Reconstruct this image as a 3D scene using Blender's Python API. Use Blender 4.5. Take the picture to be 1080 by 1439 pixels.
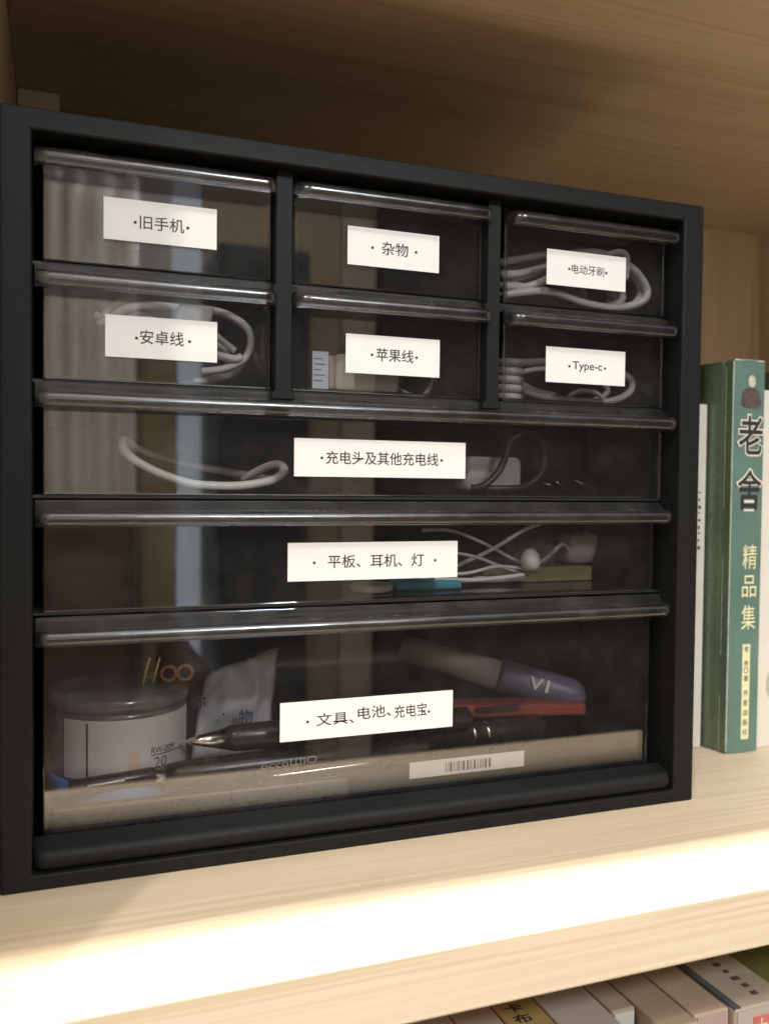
import bpy, bmesh, math, random
from mathutils import Vector, Matrix
random.seed(7)
for o in list(bpy.data.objects): bpy.data.objects.remove(o)
S = bpy.context.scene; COL = S.collection
R = math.radians

# ------------------------------------------------------------------ camera
cd = bpy.data.cameras.new('camera'); cam = bpy.data.objects.new('camera', cd); COL.objects.link(cam)
S.camera = cam
cd.sensor_fit = 'VERTICAL'; cd.sensor_height = 36; cd.lens = 1234.745 / 1439 * 36
cd.clip_start = 0.01; cd.clip_end = 50
Fv = Vector((0.34755907, 0.93721213, -0.02891568)); Rv = Vector((0.93765805, -0.34740285, 0.01042309)); Uv = Rv.cross(Fv)
m = Matrix((Rv, Uv, -Fv)).transposed().to_4x4(); m.translation = Vector((0.02149, -0.36768, 0.16104))
cam.matrix_world = m
cd.dof.use_dof = True; cd.dof.focus_distance = 0.40; cd.dof.aperture_fstop = 10.0

# ------------------------------------------------------------------ world, lamps, exposure
W = bpy.data.worlds.new("World"); S.world = W; W.use_nodes = True
W.node_tree.nodes['Background'].inputs[0].default_value = (1.0, 0.92, 0.80, 1)
W.node_tree.nodes['Background'].inputs[1].default_value = 0.85
S.view_settings.view_transform = 'Standard'; S.view_settings.look = 'None'
S.view_settings.exposure = 0.22; S.view_settings.gamma = 1
S.cycles.transparent_max_bounces = 40; S.cycles.max_bounces = 10; S.cycles.use_denoising = True
S.cycles.caustics_reflective = False; S.cycles.caustics_refractive = False
S.cycles.sample_clamp_indirect = 4

def area(name, loc, target, sx, sy, power, col, spread=180):
    l = bpy.data.lights.new(name, 'AREA'); l.shape = 'RECTANGLE'; l.size = sx; l.size_y = sy
    l.energy = power; l.color = col; l.spread = R(spread)
    o = bpy.data.objects.new(name, l); COL.objects.link(o); o.location = loc
    o.rotation_euler = (Vector(target) - Vector(loc)).to_track_quat('-Z', 'Y').to_euler()
    return o
# strip lamp almost overhead, just in front of the bookcase
area('overhead_strip_lamp', (0.35, -0.205, 1.55), (0.35, -0.19, 0.0), 1.1, 0.08, 76, (1, .96, .88))
# room ceiling lamp, front left
area('ceiling_lamp', (-0.66, -1.07, 1.25), (0.1, 0, 0.1), 0.09, 0.09, 11, (1, .95, .88))
# cool lamp opposite, seen as the sparkle on the drawer lips
area('opposite_lamp', (0.72, -2.35, 1.70), (0.15, 0, 0.15), 0.30, 0.30, 48, (.86, .93, 1))
# added broad fill lamp overhead, brightening the mirrored room and the bookcase
area('added_ceiling_fill', (0.0, -1.55, 2.1), (0.0, -1.50, 0.0), 2.4, 1.6, 24, (1, .96, .91))

# ------------------------------------------------------------------ materials
def new_mat(name):
    m = bpy.data.materials.new(name); m.use_nodes = True
    nt = m.node_tree; b = nt.nodes['Principled BSDF']; return m, nt, b
def N(nt, t, **kw):
    n = nt.nodes.new(t)
    for k, v in kw.items(): setattr(n, k, v)
    return n
def coords(nt, scale=(1, 1, 1)):
    tc = N(nt, 'ShaderNodeTexCoord'); mp = N(nt, 'ShaderNodeMapping'); mp.inputs['Scale'].default_value = scale
    nt.links.new(tc.outputs['Object'], mp.inputs[0]); return mp.outputs[0]
def noise(nt, vec, scale, detail=4, rough=.55):
    n = N(nt, 'ShaderNodeTexNoise'); n.inputs['Scale'].default_value = scale; n.inputs['Detail'].default_value = detail
    n.inputs['Roughness'].default_value = rough; nt.links.new(vec, n.inputs['Vector']); return n.outputs['Fac']
def ramp(nt, fac, stops):
    r = N(nt, 'ShaderNodeValToRGB'); e = r.color_ramp.elements
    while len(e) < len(stops): e.new(.5)
    for el, (p, c) in zip(e, stops): el.position = p; el.color = (*c, 1)
    nt.links.new(fac, r.inputs[0]); return r.outputs[0]
def bump(nt, b, h, strength, dist=.001):
    bp = N(nt, 'ShaderNodeBump'); bp.inputs['Strength'].default_value = strength; bp.inputs['Distance'].default_value = dist
    nt.links.new(h, bp.inputs['Height']); nt.links.new(bp.outputs[0], b.inputs['Normal'])
def paint(name, col, rough=.5, var=.12, scale=60, bmp=.0, metal=0, coat=0, spec=.5):
    m, nt, b = new_mat(name)
    c = coords(nt); f = noise(nt, c, scale)
    lo = tuple(x * (1 - var) for x in col); hi = tuple(min(1, x * (1 + var)) for x in col)
    nt.links.new(ramp(nt, f, [(.3, lo), (.7, hi)]), b.inputs['Base Color'])
    b.inputs['Roughness'].default_value = rough; b.inputs['Metallic'].default_value = metal
    b.inputs['Coat Weight'].default_value = coat
    b.inputs['Specular IOR Level'].default_value = spec
    if rough > .25:
        mr = N(nt, 'ShaderNodeMapRange'); mr.inputs[1].default_value = .3; mr.inputs[2].default_value = .75
        mr.inputs[3].default_value = rough * .85; mr.inputs[4].default_value = min(1, rough * 1.25)
        nt.links.new(noise(nt, c, scale * 2.7, 6, .7), mr.inputs[0]); nt.links.new(mr.outputs[0], b.inputs['Roughness'])
    if bmp: bump(nt, b, noise(nt, c, scale * 12, 2), bmp, .0005)
    return m
def wood(name, axis, tone=(1, 1, 1)):
    m, nt, b = new_mat(name)
    fine = {'X': (2.2, 150, 150), 'Z': (150, 150, 2.2)}[axis]; wide = {'X': (1.3, 55, 85), 'Z': (22, 22, 1.0)}[axis]
    cf = coords(nt, fine); cw = coords(nt, wide)
    f1 = noise(nt, cf, 1.0, 6, .6); f2 = noise(nt, cw, 1.0, 5, .55)
    T = lambda c: tuple(a * b_ for a, b_ in zip(c, tone))
    c1 = ramp(nt, f2, [(.26, T((.56, .445, .305))), (.38, T((.66, .54, .385))), (.44, T((.575, .455, .31))), (.50, T((.68, .56, .405))), (.58, T((.62, .50, .35))), (.64, T((.685, .565, .41))), (.78, T((.63, .51, .36)))])
    c2 = ramp(nt, f1, [(.28, (.78, .74, .68)), (.42, (1, 1, 1)), (.66, (.95, .935, .91))])
    mx = N(nt, 'ShaderNodeMix', data_type='RGBA', blend_type='MULTIPLY'); mx.inputs[0].default_value = .75
    nt.links.new(c1, mx.inputs[6]); nt.links.new(c2, mx.inputs[7])
    nt.links.new(mx.outputs[2], b.inputs['Base Color'])
    b.inputs['Roughness'].default_value = .42
    bump(nt, b, f1, .15, .0003)
    return m
def smoke(name, tint, rough, streak=False, dust=.0, f0=.05):
    m = bpy.data.materials.new(name); m.use_nodes = True; nt = m.node_tree; nt.nodes.clear()
    out = N(nt, 'ShaderNodeOutputMaterial'); tr = N(nt, 'ShaderNodeBsdfTransparent'); gl = N(nt, 'ShaderNodeBsdfGlossy')
    tr.inputs[0].default_value = (*tint, 1)
    ge = N(nt, 'ShaderNodeNewGeometry'); dt = N(nt, 'ShaderNodeVectorMath', operation='DOT_PRODUCT')
    nt.links.new(ge.outputs['Normal'], dt.inputs[0]); nt.links.new(ge.outputs['Incoming'], dt.inputs[1])
    ab = N(nt, 'ShaderNodeMath', operation='ABSOLUTE'); nt.links.new(dt.outputs['Value'], ab.inputs[0])
    su = N(nt, 'ShaderNodeMath', operation='SUBTRACT'); su.inputs[0].default_value = 1; nt.links.new(ab.outputs[0], su.inputs[1])
    pw = N(nt, 'ShaderNodeMath', operation='POWER'); nt.links.new(su.outputs[0], pw.inputs[0]); pw.inputs[1].default_value = 5
    ma = N(nt, 'ShaderNodeMath', operation='MULTIPLY_ADD'); nt.links.new(pw.outputs[0], ma.inputs[0]); ma.inputs[1].default_value = .95; ma.inputs[2].default_value = f0
    c = coords(nt, (1, 1, 1))
    sm = noise(nt, c, 55, 6, .7)
    rr = N(nt, 'ShaderNodeMapRange'); rr.inputs[1].default_value = .35; rr.inputs[2].default_value = .75
    rr.inputs[3].default_value = rough; rr.inputs[4].default_value = rough * 2.2 + .01
    nt.links.new(sm, rr.inputs[0]); nt.links.new(rr.outputs[0], gl.inputs['Roughness'])
    b1 = N(nt, 'ShaderNodeBump'); b1.inputs['Distance'].default_value = .0006
    cs = coords(nt, (12, 260, 260) if streak else (9, 9, 9))
    b1.inputs['Strength'].default_value = .22 if streak else .03
    nt.links.new(noise(nt, cs, 1.0, 4, .6), b1.inputs['Height']); nt.links.new(b1.outputs[0], gl.inputs['Normal'])
    mx = N(nt, 'ShaderNodeMixShader'); nt.links.new(ma.outputs[0], mx.inputs[0]); nt.links.new(tr.outputs[0], mx.inputs[1]); nt.links.new(gl.outputs[0], mx.inputs[2])
    last = mx.outputs[0]
    if dust:
        df = N(nt, 'ShaderNodeBsdfDiffuse'); df.inputs[0].default_value = (.55, .53, .50, 1)
        m2 = N(nt, 'ShaderNodeMixShader'); mr = N(nt, 'ShaderNodeMapRange')
        mr.inputs[1].default_value = .4; mr.inputs[2].default_value = .8; mr.inputs[3].default_value = dust * .5; mr.inputs[4].default_value = dust * 2
        nt.links.new(sm, mr.inputs[0]); nt.links.new(mr.outputs[0], m2.inputs[0])
        nt.links.new(last, m2.inputs[1]); nt.links.new(df.outputs[0], m2.inputs[2]); last = m2.outputs[0]
    nt.links.new(last, out.inputs[0]); return m

M = dict(
    wood_x=wood('maple_wood_lengthwise', 'X'), wood_z=wood('maple_wood_upright', 'Z'), pale_wood=paint('pale_board', (.80, .73, .62), .6, .05, 30),
    black=paint('matt_black_plastic', (.0095, .0092, .0090), .52, .12, 300, .10, spec=.16),
    dark=paint('inner_black_plastic', (.012, .012, .012), .5, .1, 40, .1),
    smoke=smoke('smoky_clear_plastic', (.86, .85, .845), .010, dust=.010, f0=.066),
    smoke_tray=smoke('smoky_tray_plastic', (.72, .715, .71), .06, dust=.004, f0=.03),
    lip=smoke('smoky_lip_plastic', (.62, .62, .63), .15, True, dust=.018, f0=.085),
    paper=paint('label_paper', (.78, .755, .715), .6, .025, 30),
    ink=paint('printed_ink', (.02, .018, .018), .6, .1, 400),
    ink_blue=paint('blue_ink', (.03, .045, .12), .6, .1, 400),
    white_cable=paint('white_cable_rubber', (.74, .72, .69), .38, .05, 80),
    grey_cable=paint('grey_cable_rubber', (.45, .44, .43), .42, .06, 80),
    black_cable=paint('black_cable_rubber', (.02, .02, .02), .4, .1, 80),
    white_plastic=paint('white_plastic', (.78, .76, .73), .3, .03, 30),
    pink_plastic=paint('pinkish_plastic', (.60, .51, .47), .4, .1, 60),
    clear=smoke('frosted_container_plastic', (.88, .90, .93), .15, dust=.2, f0=.06),
    metal=paint('brushed_metal', (.78, .75, .70), .22, .06, 200, 0, 1),
    brass=paint('brass_metal', (.75, .50, .22), .28, .08, 200, 0, 1),
    orange=paint('orange_plastic', (.36, .19, .07), .4, .1, 60),
    pen=paint('pen_black_plastic', (.022, .018, .016), .28, .1, 60),
    blue=paint('blue_plastic', (.06, .20, .45), .4, .1, 60),
    teal=paint('teal_plastic', (.06, .36, .48), .4, .1, 60),
    yellow=paint('kraft_yellow', (.30, .235, .12), .6, .1, 60),
    purple=paint('purple_plastic', (.115, .105, .17), .38, .1, 60),
    red=paint('red_orange_plastic', (.20, .040, .026), .45, .25, 60),
    greenbook=paint('teal_green_cloth', (.10, .18, .148), .38, .12, 25, .1),
    greencover=paint('dark_green_cover', (.12, .165, .105), .26, .18, 18, .1, 0, .3),
    creamfoil=paint('cream_foil', (.70, .68, .42), .45, .1, 300),
    outline=paint('pale_outline_ink', (.70, .66, .56), .5, .05, 200),
    bust=paint('portrait_dark_print', (.09, .06, .06), .5, .3, 300),
    face=paint('portrait_pale_print', (.55, .50, .42), .5, .2, 500),
    wear=paint('worn_edge_board', (.42, .47, .38), .7, .25, 200),
    bookwhite=paint('white_coated_paper', (.66, .625, .555), .4, .03, 30),
    bookgrey=paint('greyish_beige_cover', (.46, .40, .34), .5, .06, 30),
    booktan=paint('tan_cover', (.40, .31, .22), .55, .08, 30),
    bookbrown=paint('brown_cover', (.36, .27, .19), .5, .10, 30),
    bookbrown2=paint('warm_brown_cover', (.41, .31, .22), .5, .10, 30),
    bookpink=paint('pinkish_beige_cover', (.44, .33, .28), .5, .08, 30),
    bookyellow=paint('ochre_cover', (.42, .28, .11), .5, .10, 30),
    bookbeige=paint('sand_cover', (.40, .33, .25), .5, .08, 30),
    bookslate=paint('slate_strip', (.07, .085, .09), .5, .08, 30),
    bookolive=paint('olive_cover', (.15, .15, .04), .5, .15, 30),
    redprint=paint('red_print', (.62, .16, .13), .5, .15, 300),
    skirt=paint('white_packet', (.48, .475, .48), .5, .08, 30),
    sticker=paint('silver_sticker', (.62, .61, .62), .35, .04, 60, 0, .2),
    ltblue=paint('pale_blue_print', (.48, .58, .70), .5, .05, 60),
    roomwall=paint('room_wall_plaster', (.55, .52, .50), .8, .08, 2),
    roomtan=paint('tan_room_door', (.44, .34, .24), .6, .08, 3),
    roomtan2=paint('pale_tan_room_door', (.60, .50, .38), .6, .08, 3),
    roomdark=paint('dark_furniture', (.02, .02, .024), .5, .1, 3),
    roombrown=paint('dark_brown_door', (.035, .025, .022), .4, .2, 3),
    roomwhite=paint('white_door_frame', (.75, .78, .82), .5, .03, 3),
    curtain=paint('cream_curtain_cloth', (.80, .75, .70), .8, .06, 5),
    leather=paint('reddish_brown_leather', (.10, .05, .038), .5, .3, 6),
    floor=paint('brown_floor', (.14, .09, .055), .5, .2, 3),
)

dm, dnt, db = new_mat('daylight_pane'); db.inputs['Base Color'].default_value = (.3, .3, .3, 1)
db.inputs['Emission Color'].default_value = (.78, .88, 1, 1); db.inputs['Emission Strength'].default_value = 1.5; M['daylight'] = dm
# ------------------------------------------------------------------ builders
def wloc(p):
    v = Vector((0, 0, 0))
    while p: v += p.location; p = p.parent
    return v
def link(name, me, mat, parent=None, smooth=False):
    mats = mat if isinstance(mat, (list, tuple)) else [mat]
    for x in mats: me.materials.append(x)
    o = bpy.data.objects.new(name, me); COL.objects.link(o)
    if parent:
        me.transform(Matrix.Translation(-wloc(parent))); o.parent = parent
    if smooth:
        for p in me.polygons: p.use_smooth = True
    return o
def mesh(name, vs, fs, mat, parent=None, smooth=False):
    me = bpy.data.meshes.new(name); me.from_pydata([tuple(v) for v in vs], [], fs); me.update()
    bm = bmesh.new(); bm.from_mesh(me); bmesh.ops.recalc_face_normals(bm, faces=bm.faces); bm.to_mesh(me); bm.free()
    return link(name, me, mat, parent, smooth)
BF = [(0, 1, 2, 3), (4, 7, 6, 5), (0, 4, 5, 1), (1, 5, 6, 2), (2, 6, 7, 3), (3, 7, 4, 0)]
def boxv(lo, hi):
    (a, b, c), (d, e, f) = lo, hi
    return [(a, b, c), (d, b, c), (d, e, c), (a, e, c), (a, b, f), (d, b, f), (d, e, f), (a, e, f)]
def bev(o, w, n=2):
    md = o.modifiers.new('bevel', 'BEVEL'); md.width = w; md.segments = n; md.limit_method = 'ANGLE'; md.angle_limit = R(40)
    md.harden_normals = False
    return o
def box(name, lo, hi, mat, parent=None, b=0, n=2):
    o = mesh(name, boxv(lo, hi), BF, mat, parent)
    if b:
        bev(o, b, n)
    return o
def boxes(name, bl, mat, parent=None, b=0):
    vs, fs = [], []
    for lo, hi in bl:
        k = len(vs); vs += boxv(lo, hi); fs += [tuple(i + k for i in f) for f in BF]
    o = mesh(name, vs, fs, mat, parent)
    if b: bev(o, b)
    return o
def spline(pts, n=8, closed=False):
    P = [Vector(p) for p in pts]; out = []; L = len(P)
    rng = range(L) if closed else range(L - 1)
    for i in rng:
        g = (lambda k: P[k % L]) if closed else (lambda k: P[max(0, min(L - 1, k))])
        a, b, c, d = g(i - 1), g(i), g(i + 1), g(i + 2)
        for j in range(n):
            t = j / n
            out.append(.5 * ((2 * b) + (c - a) * t + (2 * a - 5 * b + 4 * c - d) * t * t + (3 * b - a - 3 * c + d) * t ** 3))
    if not closed: out.append(P[-1])
    return out
def tube_geo(path, r, seg=10, vs=None, fs=None):
    vs = [] if vs is None else vs; fs = [] if fs is None else fs
    up = Vector((.13, .31, .94)).normalized(); base = len(vs); n = len(path)
    for i, p in enumerate(path):
        t = (path[min(i + 1, n - 1)] - path[max(i - 1, 0)]).normalized()
        a = (up - t * up.dot(t))
        if a.length < 1e-4: a = t.orthogonal()
        a.normalize(); up = a; b = t.cross(a)
        rr = r[i] if isinstance(r, (list, tuple)) else r
        for k in range(seg):
            an = 2 * math.pi * k / seg
            vs.append(p + rr * (math.cos(an) * a + math.sin(an) * b))
    for i in range(n - 1):
        for k in range(seg):
            q = base + i * seg; k2 = (k + 1) % seg
            fs.append((q + k, q + k2, q + seg + k2, q + seg + k))
    fs.append(tuple(base + k for k in range(seg))); fs.append(tuple(base + (n - 1) * seg + k for k in range(seg)))
    return vs, fs
def tube(name, pts, r, mat, parent=None, n=8, seg=10, raw=False):
    path = [Vector(p) for p in pts] if raw else spline(pts, n)
    vs, fs = tube_geo(path, r, seg); return mesh(name, vs, fs, mat, parent, True)
def lathe_axis(name, p0, d, prof, mat, parent=None, seg=24, smooth=True):
    """prof: (distance along d, radius)"""
    d = Vector(d).normalized(); p0 = Vector(p0); a = d.orthogonal().normalized(); b = d.cross(a); vs, fs = [], []
    for s, r in prof:
        for k in range(seg):
            an = 2 * math.pi * k / seg; vs.append(p0 + d * s + r * (math.cos(an) * a + math.sin(an) * b))
    for i in range(len(prof) - 1):
        for k in range(seg):
            k2 = (k + 1) % seg; fs.append((i * seg + k, i * seg + k2, (i + 1) * seg + k2, (i + 1) * seg + k))
    fs.append(tuple(range(seg))); fs.append(tuple((len(prof) - 1) * seg + k for k in range(seg)))
    o = mesh(name, vs, fs, mat, parent, smooth)
    return o
def tag(o, label, cat, group=None):
    o['label'] = label; o['category'] = cat
    if group: o['group'] = group
    return o
def thing(name, loc, label, cat, group=None):
    o = bpy.data.objects.new(name, None); COL.objects.link(o); o.location = loc; o.empty_display_size = .02
    return tag(o, label, cat, group)
def text_mesh(s, size, thin=0.0, ext=.00003, spacing=1.0, res=3):
    c = bpy.data.curves.new('txt', 'FONT'); c.body = s; c.size = size; c.align_x = 'CENTER'; c.align_y = 'CENTER'
    c.offset = thin; c.extrude = ext; c.space_character = spacing; c.resolution_u = res
    o = bpy.data.objects.new('txt', c); COL.objects.link(o)
    bpy.context.view_layer.update()
    dg = bpy.context.evaluated_depsgraph_get(); me = bpy.data.meshes.new_from_object(o.evaluated_get(dg))
    bpy.data.objects.remove(o); bpy.data.curves.remove(c)
    return me
FRONT = Matrix(((1, 0, 0, 0), (0, 0, -1, 0), (0, 1, 0, 0), (0, 0, 0, 1)))   # text plane to X-Z, facing -Y
def fit_text(s, wid, hei, thin, res=3, spacing=1.0):
    """text mesh whose ink measures wid x hei, centred on 0 in its plane"""
    me = text_mesh(s, .01, thin, .00003, spacing, res)
    xs = [v.co.x for v in me.vertices]; ys = [v.co.y for v in me.vertices]
    w = max(xs) - min(xs); h = max(ys) - min(ys)
    kx = wid / w; ky = hei / h if hei else kx
    me.transform(Matrix.Diagonal((kx, ky, 1, 1)) @ Matrix.Translation((-(max(xs) + min(xs)) / 2, -(max(ys) + min(ys)) / 2, 0)))
    return me
def join_geo(parts):
    """parts: (mesh, matrix, material index) -> one mesh"""
    bm = bmesh.new()
    for me, mx, idx in parts:
        t = me.copy(); t.transform(mx); n0 = len(bm.faces); bm.from_mesh(t); bm.faces.ensure_lookup_table()
        for f in bm.faces[n0:]: f.material_index = idx
        bpy.data.meshes.remove(t)
    me = bpy.data.meshes.new('joined'); bm.to_mesh(me); bm.free(); return me
def raw_mesh(vs, fs):
    me = bpy.data.meshes.new('raw'); me.from_pydata([tuple(v) for v in vs], [], fs); me.update(); return me
def disc_mesh(r, seg=16, ext=.00004):
    vs = [(r * math.cos(2 * math.pi * k / seg), r * math.sin(2 * math.pi * k / seg), z) for z in (-ext, ext) for k in range(seg)]
    fs = [tuple(range(seg)), tuple(range(seg, 2 * seg))] + [(k, (k + 1) % seg, seg + (k + 1) % seg, seg + k) for k in range(seg)]
    return raw_mesh(vs, fs)

# ------------------------------------------------------------------ bookcase
XL, XR, YF, YB, ZC, TH = -0.001, 0.6015, -0.092, 0.25, 0.3855, 0.0243
bc = thing('bookcase', (0.3, 0.08, -0.30), 'light maple wood bookcase whose shelves hold the black drawer cabinet and the books', 'bookcase')
def board(name, lo, hi, mat, ax='X'):
    o = box(name, lo, hi, mat, bc, .0008, 2); return o
board('shelf_board', (XL, YF, -TH), (XR, YB, 0), M['wood_x'])['label'] = 'middle shelf board under the drawer cabinet, brightly lit along its front edge'
board('shelf_board', (XL, YF, ZC), (XR, YB, ZC + TH), M['wood_x'])['label'] = 'upper shelf board seen from below, shaded in the middle'
board('shelf_board', (XL, YF, -.29), (XR, YB, -.266), M['wood_x'])
board('side_panel', (XL - .018, YF, -.30), (XL, YB, .60), M['wood_z'])
board('side_panel', (XR, YF, -.30), (XR + .018, YB, .60), M['wood_z'])
board('back_panel', (XL - .018, YB, -.30), (XR + .018, YB + .01, .60), M['wood_z'])
board('support_batten', (XL + .0005, .178, .001), (.0222, .196, ZC - .0005), M['pale_wood'])

# ------------------------------------------------------------------ drawer cabinet
CW, CH, CD = .33, .3055, .168
xl, xr, zt, zb = .01184, .3177, .2968, .0063
cab = thing('drawer_cabinet', (CW / 2, CD / 2, 0), 'black plastic desktop cabinet with nine smoky clear drawers standing on the wooden shelf', 'drawer cabinet')
o_ = [(0, 0, 0), (CW, 0, 0), (CW, 0, CH), (0, 0, CH)]; i_ = [(xl, 0, zb), (xr, 0, zb), (xr, 0, zt), (xl, 0, zt)]
vs = o_ + i_ + [(x, CD, z) for x, y, z in o_] + [(x, CD, z) for x, y, z in i_]
fs = []
for k in range(4):
    k2 = (k + 1) % 4
    fs += [(k, k2, 4 + k2, 4 + k), (8 + k, 8 + k2, 12 + k2, 12 + k), (k, k2, 8 + k2, 8 + k), (4 + k, 4 + k2, 12 + k2, 12 + k)]
casing = bev(mesh('casing', vs, fs, M['black'], cab), .0011, 3)
box('back_panel', (xl - .003, CD - .004, zb - .003), (xr + .003, CD - .001, zt + .003), M['dark'], cab)
# moulded rounded lip along the bottom of the frame
def sweep_lip(name, x0, x1, prof, mat, parent, yb, rad, z_taper=.0):
    """profile (y,z) swept along X, its corners rounded off in plan at both ends"""
    xs = []; n = 9
    for k in range(n + 1): a = math.pi / 2 * k / n; xs.append((x0 + rad * (1 - math.cos(a)), math.sin(a)))
    right = [(x1 - (x - x0), s) for x, s in reversed(xs)]
    mid = [(x0 + rad + (x1 - x0 - 2 * rad) * j / 8, 1) for j in range(1, 8)]
    st = xs + mid + right; vs, fs = [], []; P = len(prof)
    for x, s in st:
        s = .62 + .38 * s
        for y, z in prof: vs.append((x, yb + (y - yb) * s, z))
    for i in range(len(st) - 1):
        for k in range(P):
            k2 = (k + 1) % P; fs.append((i * P + k, i * P + k2, (i + 1) * P + k2, (i + 1) * P + k))
    fs.append(tuple(range(P))); fs.append(tuple((len(st) - 1) * P + k for k in range(P)))
    o = mesh(name, vs, fs, mat, parent, True)
    md = o.modifiers.new('split', 'EDGE_SPLIT'); md.split_angle = R(50); return o
bl = [(.0125, .0066), (.0030, .0066)] + [(.0045 - .0047 * math.sin(R(a)), .0112 - .0046 * math.cos(R(a))) for a in range(20, 161, 14)] + [(.0045, .0157), (.0080, .0164), (.0125, .0172)]
sweep_lip('bottom_lip', xl + .0003, xr - .0003, bl, M['black'], cab, .0125, .006)
# dividers
def mullion(x0, x1):
    y = .006
    prof = [(x0 - .0016, .1984), (x1 + .0016, .1984), (x1 + .0014, .2005), (x1, .2022), (x1, .2440), (x1 + .0022, .2450), (x1 + .0022, .2470), (x1, .2480), (x1, zt), (x0, zt), (x0, .2480), (x0 - .0012, .2470), (x0 - .0012, .2450), (x0, .2440), (x0, .2022), (x0 - .0014, .2005)]
    n = len(prof); vs = [(x, y, z) for x, z in prof] + [(x, .160, z) for x, z in prof]
    fs = [tuple(range(n)), tuple(range(n, 2 * n))] + [(k, (k + 1) % n, n + (k + 1) % n, n + k) for k in range(n)]
    bev(mesh('upright_divider', vs, fs, M['black'], cab), .0004, 2)
mullion(.1092, .1165); mullion(.2106, .2172)
for z0, z1 in ((.2491, .2502), (.2018, .2030), (.1550, .1563), (.1072, .1081)):
    box('drawer_rail', (xl, .0145, z0), (xr, .160, z1), M['dark'], cab)

def barcode_mesh(x0, x1, z0, z1, y):
    rnd = random.Random(3); x = x0; bl_ = []
    while x < x1:
        w = rnd.choice((.0004, .0004, .0008, .0012)); bl_.append(((x, y - .00012, z0), (min(x + w, x1), y, z1))); x += w + rnd.choice((.0004, .0005, .0009))
    vs, fs = [], []
    for lo, hi in bl_:
        k = len(vs); vs += boxv(lo, hi); fs += [tuple(i + k for i in f) for f in BF]
    return raw_mesh(vs, fs)

def lip_profile(z0, yb):
    pts = [(yb, z0 + .0040), (yb - .0062, z0 + .0012), (yb - .0090, z0)]
    cy, cz, r = yb - .0090, z0 + .0033, .0033
    for a in range(20, 181, 20): pts.append((cy - r * math.sin(R(a)) * .95, cz - r * math.cos(R(a))))
    pts += [(yb - .0068, z0 + .0064), (yb - .0046, z0 + .0069), (yb - .0026, z0 + .0080), (yb - .0012, z0 + .0094), (yb, z0 + .0107)]
    return pts
def drawer(x0, x1, zf, z0, yf, label, lab, texts, px1=None, back=.158):
    """x0..x1 panel, zf bottom, z0 lip bottom, yf front plane"""
    px1 = px1 or x1
    d = bpy.data.objects.new('drawer', None); COL.objects.link(d); d.parent = cab; d.empty_display_size = .02
    d.location = Vector(((x0 + x1) / 2, yf, zf)) - wloc(cab); d['label'] = label
    ztop = z0 + .0107
    bev(mesh('front_panel', boxv((x0, yf, zf), (px1, yf + .0018, ztop)), BF, M['smoke'], d), .0006, 2)
    t = .0014; ys = yf + .0021; zs = z0 + .001
    boxes('tray', [((x0 + .0012, ys, zf + .0002), (px1 - .0012, back, zf + .0016)),
                   ((x0 + .0012, ys, zf + .0018), (x0 + .0012 + t, back, zs)), ((px1 - .0012 - t, ys, zf + .0018), (px1 - .0012, back, zs)),
                   ((x0 + .003, back - t, zf + .0018), (px1 - .003, back, zs))], M['smoke_tray'], d)
    sweep_lip('handle_lip', x0 - .0028 if x0 < .02 else x0 - .0004, (x1 + .0015) if x1 > .3 else x1 + .0006, lip_profile(z0, yf - .0001), M['lip'], d, yf - .0001, .0055)
    # paper label with its print
    (lx0, lx1, lz0, lz1, tilt) = lab
    parts = [(raw_mesh(boxv((lx0, yf - .00032, lz0), (lx1, yf - .0002, lz1)), BF), Matrix(), 0)]
    ty = yf - .00038
    for s, cx, cz, w, h, rot, thin in texts:
        if s == '•':
            me = disc_mesh(w / 2); mx = Matrix.Translation((cx, ty, cz)) @ FRONT
        else:
            me = fit_text(s, w, h, thin); mx = Matrix.Translation((cx, ty, cz)) @ Matrix.Rotation(R(rot), 4, 'Y') @ FRONT
        parts.append((me, mx, 1))
    if tilt:
        c = Vector(((lx0 + lx1) / 2, 0, (lz0 + lz1) / 2)); T = Matrix.Translation(c) @ Matrix.Rotation(R(tilt), 4, 'Y') @ Matrix.Translation(-c)
        parts = [(a, T @ b, c_) for a, b, c_ in parts]
    link('paper_label', join_geo(parts), [M['paper'], M['ink']], d)
    return d
def dots(a, b, z, r=.0013): return [('•', a, z, r, r, 0, 0), ('•', b, z, r, r, 0, 0)]
zr = [(.2505, .2850), (.2032, .2380), (.1565, .1910), (.1083, .1435), (.0138, .0956)]
c1, c2, c3 = (.0155, .1085), (.1185, .2108), (.2225, .3160)
TN = .00006
drawer(*c1, *zr[0], .012, 'small drawer at the upper left, labelled 旧手机', (.0388, .0847, .2611, .2782, 0),
       [('旧手机', .0621, .2694, .0180, .0057, 0, TN)] + dots(.0512, .0726, .2690))
drawer(*c2, *zr[0], .012, 'small empty drawer in the middle of the top row, labelled 杂物', (.1432, .1880, .2609, .2781, 0),
       [('杂物', .1660, .2697, .0130, .0060, 0, TN)] + dots(.1551, .1764, .2694))
drawer(*c3, *zr[0], .012, 'small drawer at the upper right holding thick coiled grey cable, labelled 电动牙刷', (.2455, .2913, .2611, .2784, 0),
       [('电动牙刷', .2689, .2699, .0190, .0047, 0, TN * .2)] + dots(.2581, .2797, .2696))
drawer(*c1, *zr[1], .012, 'second row left small drawer full of tangled white cable, labelled 安卓线', (.0395, .0851, .2133, .2305, 0),
       [('安卓线', .0622, .2222, .0178, .0059, 0, TN)] + dots(.0519, .0735, .2215))
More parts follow.
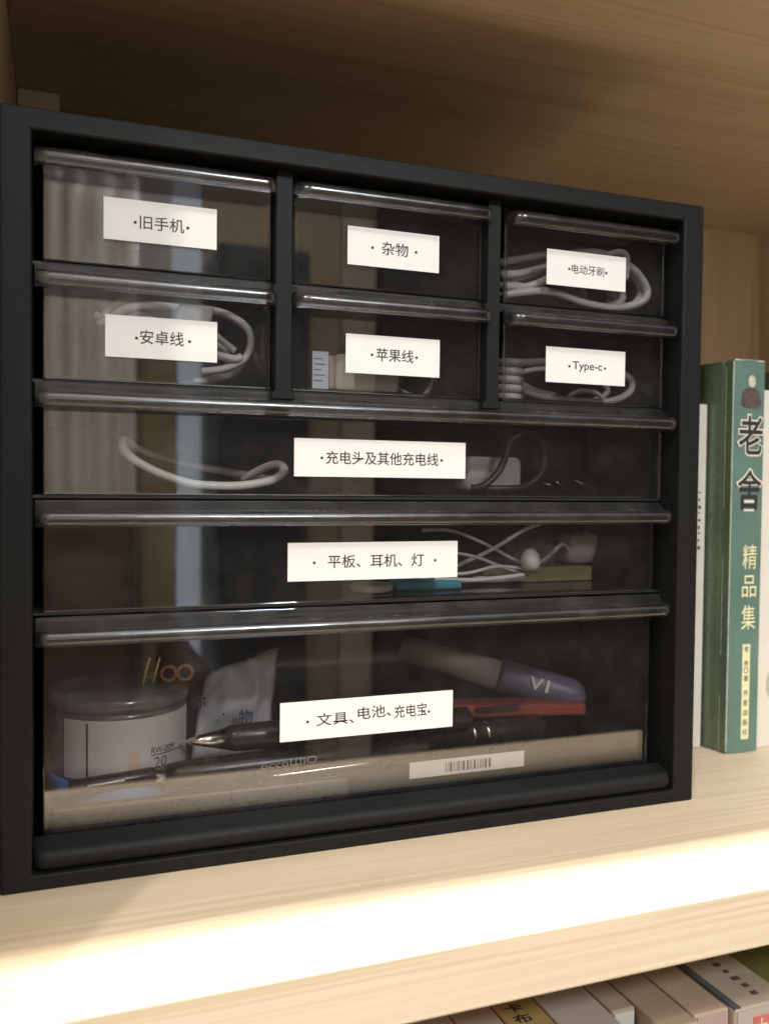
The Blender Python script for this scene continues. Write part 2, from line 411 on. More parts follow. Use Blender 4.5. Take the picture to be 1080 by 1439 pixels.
drawer(*c2, *zr[1], .012, 'second row middle small drawer holding a white charger, labelled 苹果线', (.1428, .1889, .2123, .2299, 0),
       [('苹果线', .1665, .2213, .0184, .0059, 0, TN)] + dots(.1553, .1772, .2210))
drawer(*c3, *zr[1], .012, 'second row right small drawer with grey wound cable, labelled Type-c', (.2458, .2919, .2134, .2308, 0),
       [('Type-c', .2696, .2218, .0172, .0052, 0, .00008)] + dots(.2591, .2799, .2217))
drawer(.0155, .3160, *zr[2], .012, 'third row wide drawer with a looped white cable, labelled 充电头及其他充电线', (.1193, .2029, .1652, .1822, 0),
       [('充电头及其他充电线', .1614, .1739, .0548, .0060, 0, TN)] + dots(.1320, .1905, .1736))
drawer(.0155, .3155, *zr[3], .0135, 'fourth row wide drawer with thin white earphone wires, labelled 平板、耳机、灯', (.1171, .2001, .1182, .1355, 0),
       [('平板、耳机、灯', .1592, .1268, .0470, .0060, 0, TN)] + dots(.1293, .1885, .1264), px1=.3130)
d5 = drawer(.0155, .3155, *zr[4], .0135, 'deep bottom drawer full of pens and stationery, labelled 文具、电池、充电宝', (.1141, .1986, .0463, .0639, 0),
       [('文具、', .1399, .0550, .0180, .0058, 0, TN), ('电池、', .1588, .0566, .0163, .0058, -2, TN), ('充电宝', .1769, .0558, .0165, .0062, -1, TN)] + dots(.1268, .1862, .0545), px1=.3118)
# silver barcode sticker stuck low on the panel
me = join_geo([(raw_mesh(boxv((.1777, .0157, .0222), (.2393, .0159, .0300)), BF), Matrix(), 0), (barcode_mesh(.1965, .2215, .0237, .0283, .0157), Matrix(), 1)])
link('barcode_sticker', me, [M['sticker'], M['ink']], d5)

# ------------------------------------------------------------------ things inside the drawers
def coil(cx, cz, y0, wx, wz, turns, dy, seed, jit=.06, slant=0.0, z_floor=None, r=.002):
    rnd = random.Random(seed); pts = []; k = 0
    ph = 0
    for t in range(turns):
        sx = 1 + rnd.uniform(-jit, jit) * 2; sz = 1 + rnd.uniform(-jit, jit) * 2; ox = rnd.uniform(-1, 1) * wx * .05; oz = rnd.uniform(-1, 1) * wz * .06
        for q in range(10):
            a = 2 * math.pi * q / 10 + .3
            x = cx + ox + wx * sx * math.cos(a); z = cz + oz + wz * sz * math.sin(a) + slant * (x - cx)
            if z_floor: z = max(z, z_floor + r)
            pts.append((x, y0 + dy * (t + q / 10) + .003 * math.sin(3 * a + seed), z))
    return pts
def coil_cable(name, pts_list, r, mat, loc, label, group=None):
    t = thing(name, loc, label, 'cable', group)
    for p in pts_list: tube('cable_run', p, r, mat, t, 6, 10)
    return t
GC = 'coiled cables in the small drawers'
# upper right: thick grey cable, folded into long flat loops and pinched on its left
z0 = .2521; t = thing('coiled_cable', (.272, .05, z0), 'thick grey coiled cable with long loops behind the 电动牙刷 label', 'cable', GC)
rnd = random.Random(5)
for k in range(10):
    y = .019 + .0052 * k; rr = .0021
    xr_ = min(.3105, .316 - .0045 * k + .005 * math.sin(k * 2.1)); zt_ = .2815 + .0020 * math.sin(k * 1.7)
    dz = .0022 * ((k * 3) % 7 - 3)
    pts = [(.2265, y, .2665 + dz), (.240, y + .002, .2690 + dz * 1.2), (.256, y, .2745 + dz * .9), (.270, y + .001, zt_ - .0015), (.285, y + .002, zt_ - .0004 * k), (xr_ - .010, y, zt_ - .006), (xr_, y + .001, zt_ - .016),
           (xr_ - .005, y, z0 + rr + .004), (xr_ - .020, y + .001, z0 + rr + .0004), (.272, y, z0 + rr + .001 + .0018 * (k % 3)), (.250, y - .001, .2590 + .001 * (k % 4)), (.2265, y + .001, .2610 + dz * .8)]
    tube('cable_run', pts, rr, M['grey_cable'], t, 7, 10)
tube('cable_run', [(.283, .017, .2800), (.291, .017, .2825), (.2955, .017, .2800), (.2955, .018, .2690)], .0017, M['grey_cable'], t, 7, 10)
# second row left: tangled white cable with a plug
z0 = .2050; t = thing('tangled_cable', (.075, .045, z0), 'tangled white cable with a white plug behind the 安卓线 label', 'cable', GC)
for k, (p, rr) in enumerate([
    ([(.0375, .030, .2290), (.0500, .026, .2365), (.0700, .030, .2395), (.0900, .030, .2385), (.1020, .028, .2310), (.1020, .030, .2200), (.0930, .032, .2140), (.0820, .034, .2120)], .0017),
    ([(.0380, .040, .2310), (.0450, .036, .2395), (.0600, .040, .2425), (.0850, .038, .2410), (.1040, .040, .2330), (.1035, .044, .2200), (.0960, .046, .2120), (.0800, .046, .2085)], .0017),
    ([(.0360, .034, .2340), (.0450, .034, .2300), (.0550, .032, .2345), (.0700, .033, .2280), (.0820, .034, .2220), (.0950, .030, .2180), (.0990, .030, .2190)], .0019),
    ([(.0700, .050, .2360), (.0850, .050, .2310), (.0930, .050, .2260), (.0970, .050, .2180), (.0900, .052, .2110), (.0750, .052, .2072)], .0020),
    ([(.0800, .027, .2335), (.0880, .028, .2270), (.0960, .029, .2215)], .0015)]):
    tube('cable_run', p, rr, M['white_cable'], t, 7, 10)
bev(mesh('plug_housing', [(x + (z - .2300) * .25, y, z) for x, y, z in boxv((.0680, .0200, .2275), (.0835, .0290, .2392))], BF, M['white_plastic'], t), .0016, 3)
# second row middle: charger and little printed card
z0 = .2050; t = thing('wall_charger', (.158, .045, z0), 'white boxy wall charger lying behind the 苹果线 label', 'charger')
bev(mesh('charger_body', boxv((.1420, .022, z0), (.1730, .042, .2225)), BF, M['white_plastic'], t), .0022, 3)
bev(mesh('charger_face', boxv((.1385, .024, z0 + .001), (.1418, .040, .2215)), BF, M['pink_plastic'], t), .0008, 2)
tube('cable', [(.1725, .034, .212), (.182, .042, .2085), (.192, .050, .2075), (.200, .055, .2090), (.2055, .058, .2180), (.2045, .060, .2290), (.1980, .062, .2340)], .0013, M['grey_cable'], t)
ca = thing('printed_card', (.1385, .0375, z0), 'small pale blue printed card standing left of the white charger', 'card')
box('card_sheet', (.1300, .0210, z0), (.1375, .0216, .2225), M['ltblue'], ca)
boxes('print_lines', [((.1308, .0208, z), (.1308 + w, .02095, z + .0004)) for z, w in ((.2190, .004), (.2165, .005), (.2140, .003), (.2115, .005), (.2090, .004))], M['bookslate'], ca)
# second row right: wound grey cable
z0 = .2050; t = thing('wound_cable', (.27, .045, z0), 'grey cable wound at one end with a long loop behind the Type-c label', 'cable', GC)
for k in range(5):
    z = z0 + .0026 + .0044 * k; sh = .001 * math.sin(k * 2)
    tube('cable_run', [(.2265, .050, z + .0008), (.2270 + sh, .040, z), (.2310, .033, z - .0002), (.2380 + sh, .030, z - .0004), (.2440, .034, z - .0002), (.2470, .042, z + .001)], .0021, M['grey_cable'], t, 6, 12)
for p, rr in [([(.2440, .036, .2130), (.2550, .032, .2085), (.2750, .028, .2066), (.2950, .028, .2075), (.3080, .030, .2130), (.3120, .034, .2200), (.3060, .040, .2255), (.2950, .044, .2270), (.2750, .044, .2290), (.2500, .042, .2270), (.2350, .040, .2260)], .0019),
              ([(.2440, .044, .2200), (.2600, .042, .2240), (.2850, .040, .2235), (.2960, .040, .2200), (.3010, .040, .2140), (.2940, .042, .2090), (.2800, .042, .2075)], .0016),
              ([(.2440, .040, .2160), (.2560, .038, .2110), (.2660, .036, .2090)], .0023),
              ([(.2740, .036, .2095), (.2800, .034, .2125), (.2900, .034, .2120), (.2950, .036, .2075), (.2880, .040, .2068)], .0013)]:
    tube('cable_run', p, rr, M['grey_cable'], t, 7, 10)
# third row
z0 = .1583; t = thing('white_cable_loop', (.085, .035, z0), 'single thick white cable arc at the left of the third row drawer', 'cable')
tube('cable_run', [(.120, .062, .1640), (.085, .070, .1700), (.060, .060, .1760), (.0500, .044, .1800), (.0482, .036, .1790), (.0495, .032, .1740), (.0593, .030, .1675), (.0749, .029, .1618), (.0870, .029, .1605), (.1000, .029, .1608), (.1140, .031, .1635), (.1200, .034, .1675), (.1195, .038, .1705), (.1150, .044, .1700), (.105, .055, .1640)], .0021, M['white_cable'], t, 8, 14)
t = thing('white_disc_charger', (.240, .055, z0), 'white rounded charger at the right of the 充电头 label in the third row', 'charger')
bev(mesh('charger_body', boxv((.2215, .048, z0), (.2545, .066, .1775)), BF, M['white_plastic'], t), .004, 4)
t = thing('black_cable', (.243, .038, z0), 'black cable looped in front of the white charger', 'cable')
tube('cable_run', [(.2180, .036, .1606), (.2240, .034, .1620), (.2320, .034, .1690), (.2370, .035, .1780), (.2400, .036, .1850), (.2500, .038, .1895), (.2600, .040, .1860), (.2640, .042, .1760), (.2600, .040, .1680), (.2500, .038, .1620), (.2380, .036, .1606), (.2200, .040, .1606)], .0019, M['black_cable'], t, 8, 12)
t = thing('metal_glints', (.28, .05, z0), 'three thin metal slivers standing in for highlights at the right of the third row drawer', 'glints')  # thin highlights modelled as shiny metal slivers
for a, b in (((.268, .05, .1640), (.278, .05, .1612)), ((.276, .05, .1650), (.283, .052, .1600)), ((.288, .052, .1660), (.299, .050, .1615))):
    tube('pin', [a, b], .00035, M['metal'], t, 2, 6)
# fourth row
z0 = .1101
t = thing('earphone_wires', (.235, .05, z0), 'thin white earphone wires with a round bud in the fourth row drawer', 'earphones')
for p, rr in [([(.195, .045, .1390), (.212, .046, .1385), (.230, .046, .1320), (.246, .045, .1240), (.256, .046, .1200)], .0009),
              ([(.196, .050, .1130), (.215, .047, .1200), (.235, .044, .1290), (.252, .043, .1385), (.262, .043, .1420)], .0011),
              ([(.196, .040, .1190), (.215, .038, .1170), (.235, .040, .1200), (.252, .040, .1180), (.254, .042, .1135), (.240, .044, .1122), (.215, .044, .1125)], .0009),
              ([(.200, .042, .1290), (.220, .040, .1260), (.235, .040, .1210), (.250, .042, .1160), (.248, .045, .1130), (.225, .046, .1140)], .0009),
              ([(.198, .036, .1150), (.216, .034, .1140), (.236, .036, .1145), (.250, .038, .1155)], .0013)]:
    tube('wire', p, rr, M['white_cable'], t, 7, 8)
lathe_axis('earbud', (.2500, .040, .1225), (.4, -.5, .1), [(0, .001), (.001, .0042), (.004, .0062), (.007, .0060), (.009, .0035), (.0095, .001)], M['white_plastic'], t, 20)
t = thing('frosted_pouch', (.268, .06, z0), 'crumpled frosted plastic pouch behind the round earbud', 'pouch')
bm = bmesh.new(); bmesh.ops.create_icosphere(bm, subdivisions=4, radius=1)
from mathutils import noise as mn
for v in bm.verts:
    k = 1 + .35 * mn.noise(v.co * 2.1) + .12 * mn.noise(v.co * 7)
    v.co = Vector((.268 + v.co.x * .014 * k, .062 + v.co.y * .010 * k, max(z0, .1240 + v.co.z * .0135 * k)))
me = bpy.data.meshes.new('pouch'); bm.to_mesh(me); bm.free(); link('pouch_film', me, M['clear'], t, True)
tag(bev(box('ochre_notebook', (.232, .050, z0), (.300, .120, .1180), M['yellow']), .0006), 'ochre notebook lying flat at the right end of the fourth row drawer', 'notebook')
tag(bev(box('thin_kraft_box', (.238, .074, .1182), (.285, .12, .1225), M['yellow']), .0006), 'small kraft box on top of the ochre notebook', 'box')
t = thing('pale_adapter', (.301, .062, .1182), 'pale adapter lump on the right end of the ochre notebook', 'adapter')
bm = bmesh.new(); bmesh.ops.create_cube(bm, size=2); bmesh.ops.subdivide_edges(bm, edges=bm.edges[:], cuts=6, use_grid_fill=True)
for v in bm.verts:
    c = v.co.copy(); n_ = c.normalized(); q = c.lerp(n_ * 1.15, .55); k = 1 + .10 * mn.noise(c * 1.7)
    v.co = Vector((.2995 + q.x * .0098 * k + q.z * .0015, .066 + q.y * .009, .1182 + (q.z + 1) * .0088 * k))
me = bpy.data.meshes.new('adapter'); bm.to_mesh(me); bm.free(); link('adapter_body', me, M['pink_plastic'], t, True)
tube('cord', [(.291, .060, .1260), (.284, .056, .1300), (.275, .054, .1240), (.268, .050, .1215), (.258, .048, .1190)], .0012, M['white_cable'], t, 8, 10)
tag(bev(box('teal_flat_case', (.176, .030, z0), (.211, .044, .1145), M['teal']), .0015, 3), 'flat teal blue case under the fourth row label', 'case')
t = tag(lathe_axis('pale_round_lid', (.164, .034, z0), (0, 0, 1), [(0, .0095), (.001, .0105), (.003, .0105), (.004, .009)], M['white_plastic']), 'pale round lid left of the teal case', 'lid')
# bottom drawer
z0 = .0156
t = thing('round_container', (.048, .052, z0), 'round clear plastic box with a white label reading 20 in the bottom drawer', 'container')
lathe_axis('base', (.048, .054, z0), (0, 0, 1), [(0, .029), (.001, .0312), (.0155, .0312), (.0165, .0300)], M['blue'], t, 40)
lathe_axis('clear_body', (.048, .054, .0322), (0, 0, 1), [(0, .0295), (.001, .0300), (.0275, .0300), (.0295, .0290)], M['clear'], t, 40)
lathe_axis('lid', (.048, .054, .0618), (0, 0, 1), [(0, .0290), (.001, .0310), (.005, .0310), (.006, .0295)], M['clear'], t, 40)
def curved_band(r, a0, a1, z0_, z1_, cx, cy, n=24):
    vs, fs = [], []
    for k in range(n + 1):
        a = R(a0 + (a1 - a0) * k / n)
        for rr, z in ((r, z0_), (r, z1_), (r + .0003, z0_), (r + .0003, z1_)): vs.append((cx + rr * math.sin(a), cy - rr * math.cos(a), z))
    for k in range(n):
        q = 4 * k; fs += [(q, q + 1, q + 5, q + 4), (q + 2, q + 6, q + 7, q + 3), (q, q + 4, q + 6, q + 2), (q + 1, q + 3, q + 7, q + 5)]
    fs += [(0, 2, 3, 1), (4 * n, 4 * n + 1, 4 * n + 3, 4 * n + 2)]
    return raw_mesh(vs, fs)
def bent_text(s, w, h, thin, cx, cy, r, a, z):
    me = fit_text(s, w, h, thin)
    for v in me.vertices:
        an = R(a) + v.co.x / r; q = r + v.co.z
        v.co = Vector((cx + q * math.sin(an), cy - q * math.cos(an), z + v.co.y))
    return me
I = Matrix()
link('wrap_label', join_geo([(curved_band(.0303, -52, 74, .0335, .0590, .048, .054), I, 0), (curved_band(.03063, -30, -28.5, .0340, .0580, .048, .054, 2), I, 1),
     (bent_text('RW-20M', .0125, .0028, 0, .048, .054, .0308, 34, .0440), I, 1), (bent_text('20', .0065, .0048, -.0001, .048, .054, .0308, 31, .0385), I, 1),
     (curved_band(.03063, 22, 52, .0418, .0421, .048, .054, 8), I, 1), (curved_band(.03063, 3, 13, .0345, .0450, .048, .054, 6), I, 2)]), [M['skirt'], M['ink'], M['bookgrey']], t)
for x in (.0580, .0625):
    tag(tube('brass_pin', [(x, .050, .0680), (x + .0012, .049, .0740), (x + .0030, .048, .0810)], .0007, M['brass'], None, 4, 8),
        'brass pin standing on the round clear box, ' + ('left of its twin' if x < .06 else 'right of its twin'), 'pin', 'brass pins on the round box')
t = thing('orange_ring_clip', (.075, .05, .068), 'pair of small orange plastic rings beside the brass pins', 'clip')
for cx in (.0700, .0775):
    tube('ring', [(cx + .0034 * math.cos(R(a)), .052, .0722 + .0034 * math.sin(R(a))) for a in range(0, 361, 20)], .0009, M['orange'], t, 1, 8)
t = thing('white_packet', (.092, .06, z0), 'crumpled white paper packet with blue printed marks behind the pens', 'packet')
vs, fs = [], []; nx, nz = 22, 18
for i in range(nx + 1):
    for j in range(nz + 1):
        u, v = i / nx, j / nz; x = .080 + .036 * u + .010 * v; z = z0 + .0500 * v + .012 * u * v
        vs.append((x, .062 + .006 * mn.noise(Vector((u * 4, v * 4, 1))) + .010 * v, z))
for i in range(nx):
    for j in range(nz): q = i * (nz + 1) + j; fs.append((q, q + 1, q + nz + 2, q + nz + 1))
pk = mesh('packet_sheet', vs, fs, M['skirt'], t, True); sm = pk.modifiers.new('thick', 'SOLIDIFY'); sm.thickness = .006; sm.offset = 1
for x, z, s in ((.0850, .0560, '你'), (.1080, .0470, '物'), (.097, .049, '·')):
    me = fit_text(s, .0070 if s != '·' else .0012, None, .0002 if s != '·' else 0); link('blue_print', join_geo([(me, Matrix.Translation((x, .0590, z)) @ FRONT, 0)]), M['ink_blue'], t)
def pen(tipp, d, L, label, rad=.0048, tip=.020, extra=None):
    t = thing('pen', tipp, label, 'pen', 'black pens in the bottom drawer'); d = Vector(d).normalized(); p = Vector(tipp)
    lathe_axis('metal_tip', p, d, [(0, .0004), (.003, .0009), (.0032, .0014), (tip * .96, rad * .80)], M['metal'], t)
    lathe_axis('barrel', p + d * tip, d, [(-.0005, rad * .82), (.004, rad * .98), (.02, rad * 1.05), (.045, rad * 1.12), (.060, rad), (L - .002, rad * .96), (L, rad * .6)], M['pen'], t)
    return t, d, p
dv = (1, .02, .015)
t, d, p = pen((.0735, .032, .0450), (1, .02, -.012), .125, 'upper black pen with a silver cone tip pointing left, behind the label', .0062)
t, d, p = pen((.0465, .026, .0318), (1, .01, .012), .125, 'lower black pen with silver tip and a thin metal clip along it', .0060)
tube('clip', [(.112, .0182, .0300), (.116, .0170, .0303), (.150, .0170, .0313), (.158, .0180, .0313)], .0006, M['metal'], t, 4, 8)
link('brand_print', join_geo([(fit_text('occoШlO', .026, .0034, -.0001), Matrix.Translation((.1200, .0191, .0350)) @ Matrix.Rotation(R(-2), 4, 'Y') @ FRONT, 0)]), M['bookgrey'], t)
t = thing('small_marker', (.030, .030, .0262), 'short dark marker with a modelled white glint lying over the blue base', 'marker', )
lathe_axis('barrel', (.0255, .023, .0320), (1, 0, .06), [(0, .003), (.001, .0036), (.035, .0036), (.036, .003)], M['pen'], t)
tube('modelled_glint', [(.033, .0192, .0335), (.048, .0192, .0345)], .0005, M['white_plastic'], t, 2, 6)  # highlight along the barrel, modelled as a thin white rod
t = thing('mechanical_pen', (.20, .034, .034), 'grey and black pen with metal rings to the right behind the label', 'pen')
lathe_axis('barrel', (.150, .038, .0335), (1, .02, .01), [(0, .004), (.03, .0052), (.112, .0052), (.114, .003)], M['pen'], t)
for s in (.176, .1795, .183, .2200, .2280): lathe_axis('metal_ring', (s, .0386, .0338), (1, .02, .01), [(0, .0054), (.0004, .0058), (.0014, .0058), (.0018, .0054)], M['metal'], t, 20)
tag(box('added_black_slab', (.0185, .0162, z0), (.1480, .0212, .0262), M['pen'], None, .0012, 2), 'long flat black slab added under the pen tips to hide the bright container base', 'case')  # added dark slab, hides the bright container base behind the reflected strip
tag(box('dark_power_bank', (.150, .050, z0), (.262, .110, .0275), M['pen'], None, .003, 3), 'black flat power bank lying under the pens at the centre', 'power bank')
t = thing('purple_tube', (.27, .07, .05), 'purple rounded tube with white print leaning down to the right', 'tube')
a = Vector((.205, .100, .0690)); b = Vector((.300, .052, .0420)); d = (b - a).normalized(); L = (b - a).length
lathe_axis('grey_body', a, d, [(0, .003), (.002, .0075), (.058, .0085)], M['bookgrey'], t)
lathe_axis('purple_cap', a + d * .0583, d, [(0, .0095), (.002, .0100), (L - .068, .0098), (L - .0625, .0070), (L - .0600, .002)], M['purple'], t)
q = a + d * .076; lab = join_geo([(fit_text('V1', .011, .0070, .0002), Matrix.Translation(q + Vector((0, -.0112, .002))) @ Matrix.Rotation(R(14), 4, 'Y') @ Matrix.Rotation(R(-26), 4, 'Z') @ FRONT, 0)])
link('white_print', lab, M['bookwhite'], t)
t = thing('red_cutter', (.25, .05, .0300), 'red orange flat cutter lying below the purple tube', 'cutter')
bev(mesh('handle', [(x, y, z + (x - .2) * -.06) for x, y, z in boxv((.2050, .042, .0420), (.2930, .060, .0490))], BF, M['red'], t), .002, 3)
box('dark_slider', (.225, .0405, .0435), (.250, .0418, .0465), M['pen'], t, .0004)

# ------------------------------------------------------------------ books on the same shelf
def spine_text(s, w, h, x, y, z, mats, parent, outline=0, rot=0):
    parts = []
    if outline:
        m1 = fit_text(s, w, h, 0, 4); me = text_mesh(s, .01, outline, .00002)
        xs = [v.co.x for v in me.vertices]; ys = [v.co.y for v in me.vertices]
        me2 = text_mesh(s, .01, 0); x2 = [v.co.x for v in me2.vertices]; y2 = [v.co.y for v in me2.vertices]
        kx = w / (max(x2) - min(x2)); ky = h / (max(y2) - min(y2))
        me.transform(Matrix.Diagonal((kx, ky, 1, 1)) @ Matrix.Translation((-(max(x2) + min(x2)) / 2, -(max(y2) + min(y2)) / 2, 0)))
        parts.append((me, Matrix.Translation((x, y + .00004, z)) @ FRONT, 1))
    parts.append((fit_text(s, w, h, .00012 if outline else .00004, 4), Matrix.Translation((x, y - .00012, z)) @ FRONT, 0))
    return link('lettering', join_geo(parts), mats, parent)
GB = thing('green_hardcover_book', (.414, .13, 0), 'tall green hardcover book with 老舍 down its teal spine, right of the cabinet', 'book')
gx0, gx1, gy, gh = .4025, .4262, .0575, .2396
def plan_prism(name, pl, z0_, z1_, mat, parent, smooth=False):
    n = len(pl); vs = [(x, y, z0_) for x, y in pl] + [(x, y, z1_) for x, y in pl]
    fs = [tuple(range(n)), tuple(range(n, 2 * n))] + [(k, (k + 1) % n, n + (k + 1) % n, n + k) for k in range(n)]
    return mesh(name, vs, fs, mat, parent, smooth)
# front cover with its hinge groove
bev(plan_prism('cover_board', [(gx0 - .0004, gy + .0008), (gx0 - .0006, gy + .0058), (gx0 + .0004, gy + .0070), (gx0 + .0005, gy + .0080), (gx0 - .0007, gy + .0094), (gx0 - .0030, gy + .022), (gx0 - .0030, gy + .150),
    (gx0 - .0005, gy + .150), (gx0 - .0005, gy + .022), (gx0 + .0016, gy + .0092), (gx0 + .0016, gy + .0008)], 0.0004, gh, M['greencover'], GB), .0003, 2)
bev(plan_prism('cover_board', [(gx1 - .0014, gy + .0010), (gx1 + .0006, gy + .0010), (gx1 + .001, gy + .150), (gx1 - .001, gy + .150)], .0004, gh, M['greencover'], GB), .0003, 2)
sp = [(gx0 + (gx1 - gx0) * k / 12, gy + .0005 - .0012 * math.sin(math.pi * k / 12)) for k in range(13)]
plan_prism('spine', sp + [(x, y + .002) for x, y in reversed(sp)], .0002, gh + .0002, M['greenbook'], GB)
box('page_block', (gx0 + .0018, gy + .004, .003), (gx1 - .0016, gy + .146, gh - .003), M['bookbeige'], GB)
boxes('worn_edges', [((gx0 - .0007, gy - .0002, .002), (gx0 - .0001, gy + .0004, gh - .001)), ((gx0 - .0009, gy + .0058, .001), (gx0 - .0006, gy + .0061, .035)), ((gx0 - .0009, gy + .0056, .060), (gx0 - .0006, gy + .0058, .120)), ((gx0 - .0009, gy + .0057, .150), (gx0 - .0006, gy + .0059, gh - .004)),
                     ((gx0 + .0004, gy - .0004, gh - .0004), (gx1 - .001, gy + .001, gh + .0005))], M['wear'], GB)
ys_ = gy - .00085; cx = .4152
spine_text('老', .0182, .0236, cx, ys_, .1946, [M['ink'], M['outline']], GB, .00042)
spine_text('舍', .0180, .0240, cx, ys_, .1615, [M['ink'], M['outline']], GB, .00042)
for ch, z in (('精', .1205), ('品', .1025), ('集', .0835)): spine_text(ch, .0108, .0150 if ch != '品' else .0135, cx + .0012, ys_, z, [M['creamfoil']], GB)
pw = .0058; ip = [(raw_mesh(boxv((cx - pw / 2 + .0003, ys_ - .00012, .0085), (cx + pw / 2 + .0003, ys_ + .0002, .0670)), BF), I, 0)]
for ch, z in zip('老舍○著作家出版社', (.0640, .0555, .0510, .0460, .0370, .0310, .0250, .0190, .0130)):
    ip.append((fit_text(ch, .0034, .0036, 0), Matrix.Translation((cx + .0003, ys_ - .0002, z)) @ FRONT, 1))
link('author_strip', join_geo(ip), [M['creamfoil'], M['ink']], GB)
# small printed bust at the top
def outline_mesh(pts, ext=.00005):
    n = len(pts); vs = [(x, y, z) for z in (-ext, ext) for x, y in pts]
    return raw_mesh(vs, [tuple(range(n)), tuple(range(n, 2 * n))] + [(k, (k + 1) % n, n + (k + 1) % n, n + k) for k in range(n)])
body = [(-.0058, -.0060), (-.0056, -.0010), (-.0044, .0012), (-.0022, .0022), (0, .0025), (.0022, .0020), (.0042, .0004), (.0060, -.0052), (.0050, -.0068), (.002, -.0078), (-.002, -.0076), (-.0048, -.0070)]
head = [(.0022 * math.cos(R(a)), .0030 * math.sin(R(a)) + .0052) for a in range(0, 360, 24)]
link('printed_bust', join_geo([(outline_mesh(body), Matrix.Translation((cx + .0002, ys_, .2205)) @ FRONT @ Matrix.Scale(1.25, 4), 0), (outline_mesh(head), Matrix.Translation((cx, ys_ - .00015, .2205)) @ FRONT @ Matrix.Scale(1.25, 4), 1)]), [M['bust'], M['face']], GB)

t = thing('thin_white_booklet', (.396, .13, 0), 'thin white booklet squeezed between the cabinet and the green book', 'book')
bev(mesh('cover', boxv((.3926, .0755, 0), (.3984, .205, .2140)), BF, M['bookwhite'], t), .0004, 2)
sp_ = []
for k in range(10): sp_.append(((.3930, .0753, .124 + .0042 * k + (k % 3) * .0007), (.3930 + (.0012 if k % 2 else .0018), .0754, .1262 + .0042 * k)))
boxes('tiny_print', sp_[:9], M['ink'], t)
t = thing('white_book', (.447, .13, 0), 'white book with a grey oval right of the green hardcover', 'book')
bev(mesh('cover', boxv((.4300, .0620, 0), (.4620, .200, .2232)), BF, M['bookwhite'], t), .0008, 3)
link('grey_oval', join_geo([(disc_mesh(.0065, 28), Matrix.Translation((.4430, .0619, .0395)) @ FRONT @ Matrix.Diagonal((1, 1.6, 1, 1)), 0)]), M['bookgrey'], t)
tag(bev(mesh('dark_green_book', boxv((.4640, .075, 0), (.4900, .21, .2400)), BF, M['greencover']), .0008), 'dark green book beyond the white book at the right edge', 'book')

# ------------------------------------------------------------------ books on the shelf below, laid spine up
LZ = -.266
def low_book(name, x0, x1, yf, zt_, mat, label, endmat=None, end=0.0):
    t = thing(name, ((x0 + x1) / 2, yf + .09, LZ), label, 'book', 'books standing spine up on the shelf below')
    bev(mesh('cover', boxv((x0, yf, LZ), (x1, yf + .20, zt_)), BF, mat, t), .0012, 3)
    if endmat: box('page_ends', (x0 + .0012, yf - .0006, LZ + .001), (x1 - .0012, yf + .002, zt_ - end), endmat, t)
    return t
low_book('pale_book', .155, .1815, -.060, -.070, M['bookgrey'], 'pale book at the far left of the row below')
low_book('pinkish_book', .1822, .2018, -.066, -.070, M['bookpink'], 'pinkish beige book left of the ochre one below')
yb_ = low_book('ochre_book', .2025, .2228, -.068, -.070, M['bookyellow'], 'ochre book with black characters 卡布 on its spine')
TOPM = Matrix(((1, 0, 0, 0), (0, 1, 0, 0), (0, 0, 1, 0), (0, 0, 0, 1)))
link('lettering', join_geo([(fit_text(ch, .0085, .0062, .0001), Matrix.Translation((.2105 + k * .0002, -.0285 - .0082 * k, -.0698)), 0) for k, ch in enumerate('卡布奴')]), M['ink'], yb_)
low_book('greyish_book', .2235, .2498, -.072, -.070, M['bookgrey'], 'wide greyish beige book right of the ochre one')
low_book('tan_book', .2505, .2630, -.0455, -.070, M['booktan'], 'narrow tan book with a white end facing out', M['bookwhite'], .0012)
low_book('brown_book', .2637, .2825, -.064, -.070, M['bookbrown'], 'brown book between the tan and the lighter brown one')
low_book('warm_brown_book', .2832, .3022, -.0600, -.0700, M['bookbrown2'], 'lighter brown book left of the slate edged one', M['bookpink'], .0012)
sb = low_book('sand_book', .3030, .3345, -.0625, -.070, M['bookbeige'], 'sand coloured book with slate edge, dark print and a red mark on its end', M['bookgrey'], .0012)
box('slate_edge', (.3032, -.0620, -.0712), (.3068, .13, -.0696), M['bookslate'], sb)
boxes('dark_print', [((.3195 + .0006 * (k % 2), -.0560 + .0062 * k, -.0699), (.3225 + .0005 * ((k * 7) % 3), -.0535 + .0062 * k, -.0695)) for k in range(9)], M['bust'], sb)
box('red_mark', (.3130, -.0636, -.0850), (.3215, -.0631, -.0745), M['redprint'], sb, .0005)
boxes('mark_bars', [((.3140, -.0639, -.0790), (.3205, -.0637, -.0782)), ((.3168, -.0639, -.0835), (.3176, -.0637, -.0755))], M['bookwhite'], sb)
low_book('olive_book', .3352, .3900, -.060, -.090, M['bookolive'], 'olive green book at the right end of the row below')

# ------------------------------------------------------------------ the room behind the camera, seen mirrored in the drawer fronts
def setting(o): o['kind'] = 'structure'; return o
setting(box('room_floor', (-3, -3.4, -1.05), (3.5, .27, -1.0), M['floor']))
setting(box('room_wall', (-3, -2.55, -.999), (3.5, -2.45, 2.2), M['roomwall']))
cu = thing('curtain', (.05, -2.35, -.99), 'cream curtain hanging in folds across the room, mirrored in the left drawers', 'curtain')
vs, fs = [], []; n = 80
for k in range(n + 1):
    x = -.25 + .49 * k / n; y = -2.33 + .030 * math.sin(x * 95 + 1.2 * math.sin(x * 21))
    vs += [(x, y, -.98), (x, y, 1.06)]
for k in range(n): fs.append((2 * k, 2 * k + 1, 2 * k + 3, 2 * k + 2))
c_ = mesh('cloth', vs, fs, M['curtain'], cu, True); md = c_.modifiers.new('thick', 'SOLIDIFY'); md.thickness = .006
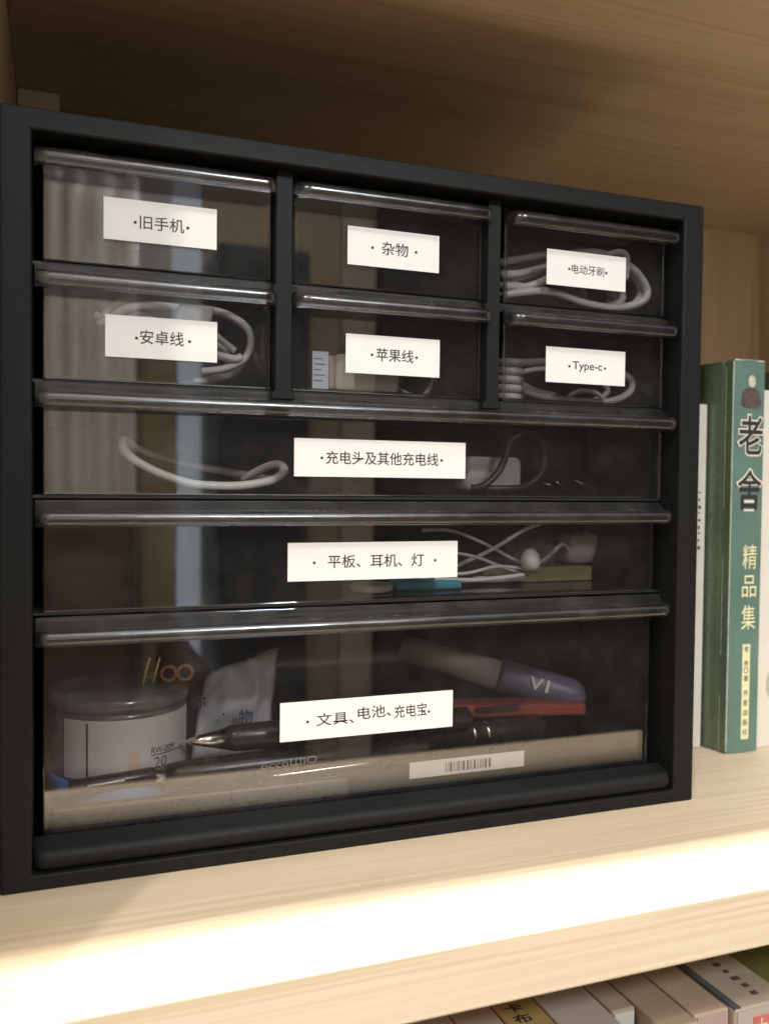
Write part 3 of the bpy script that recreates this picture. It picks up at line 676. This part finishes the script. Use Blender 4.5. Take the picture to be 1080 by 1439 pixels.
t = thing('ochre_cabinet', (.30, -2.3, -1.0), 'narrow ochre cabinet across the room beside the curtain', 'cabinet')
box('body', (.245, -2.44, -1.0), (.350, -2.25, .60), M['yellow'], t, .004); box('door', (.252, -2.249, -.95), (.343, -2.235, .56), M['yellow'], t, .003)
t = tag(box('window_gap', (.355, -2.449, -1.0), (.440, -2.40, 1.55), M['daylight'], None, .005), 'narrow strip of bright window across the room, mirrored in the drawers', 'window')
t = thing('dark_chest', (.56, -2.3, -1.0), 'tall dark chest across the room beside the white post', 'chest')
box('body', (.450, -2.40, -1.0), (.715, -2.12, .85), M['roomdark'], t, .006); box('door', (.458, -2.119, -.95), (.708, -2.10, .82), M['roomdark'], t, .004)
t = thing('tan_door', (.72, -2.44, -1.0), 'tan wooden door leaf across the room with a paler right edge', 'door')
box('leaf', (.45, -2.449, -.999), (.90, -2.41, 1.75), M['roomtan'], t, .004); box('edge_post', (.905, -2.449, -.999), (1.02, -2.40, 1.75), M['roomtan2'], t, .004)
t = thing('added_dark_wardrobe', (2.1, -2.3, -1.0), 'large dark brown wardrobe added across the room to darken the reflections at right', 'wardrobe')  # unseen dark mass, added so the right drawer fronts mirror something dark
box('body', (1.03, -2.44, -1.0), (3.3, -2.05, 2.0), M['roomdark'], t, .006)
for k in range(4): box('door', (1.04 + .565 * k, -2.049, -.95), (1.595 + .565 * k, -2.03, 1.95), M['roombrown'], t, .004)
t = thing('standin_armchair', (.0, -1.9, -1.0), 'made-up reddish brown armchair standing in for the mirrored hands and phone', 'armchair')  # made up: gives the reddish dark reflection of hands and phone
for nm, lo, hi in (('seat', (-.30, -2.1, -.70), (.26, -1.65, -.45)), ('backrest', (-.30, -2.25, -.72), (.22, -2.08, .08)), ('armrest', (-.40, -2.1, -.72), (-.31, -1.65, -.25)), ('armrest', (.27, -2.1, -.72), (.36, -1.65, -.25))):
    box(nm, lo, hi, M['leather'], t, .04, 4)
for x in (-.36, .32):
    for y in (-2.15, -1.70): box('leg', (x - .02, y - .02, -1.0), (x + .02, y + .02, -.69), M['roomdark'], t, .004)
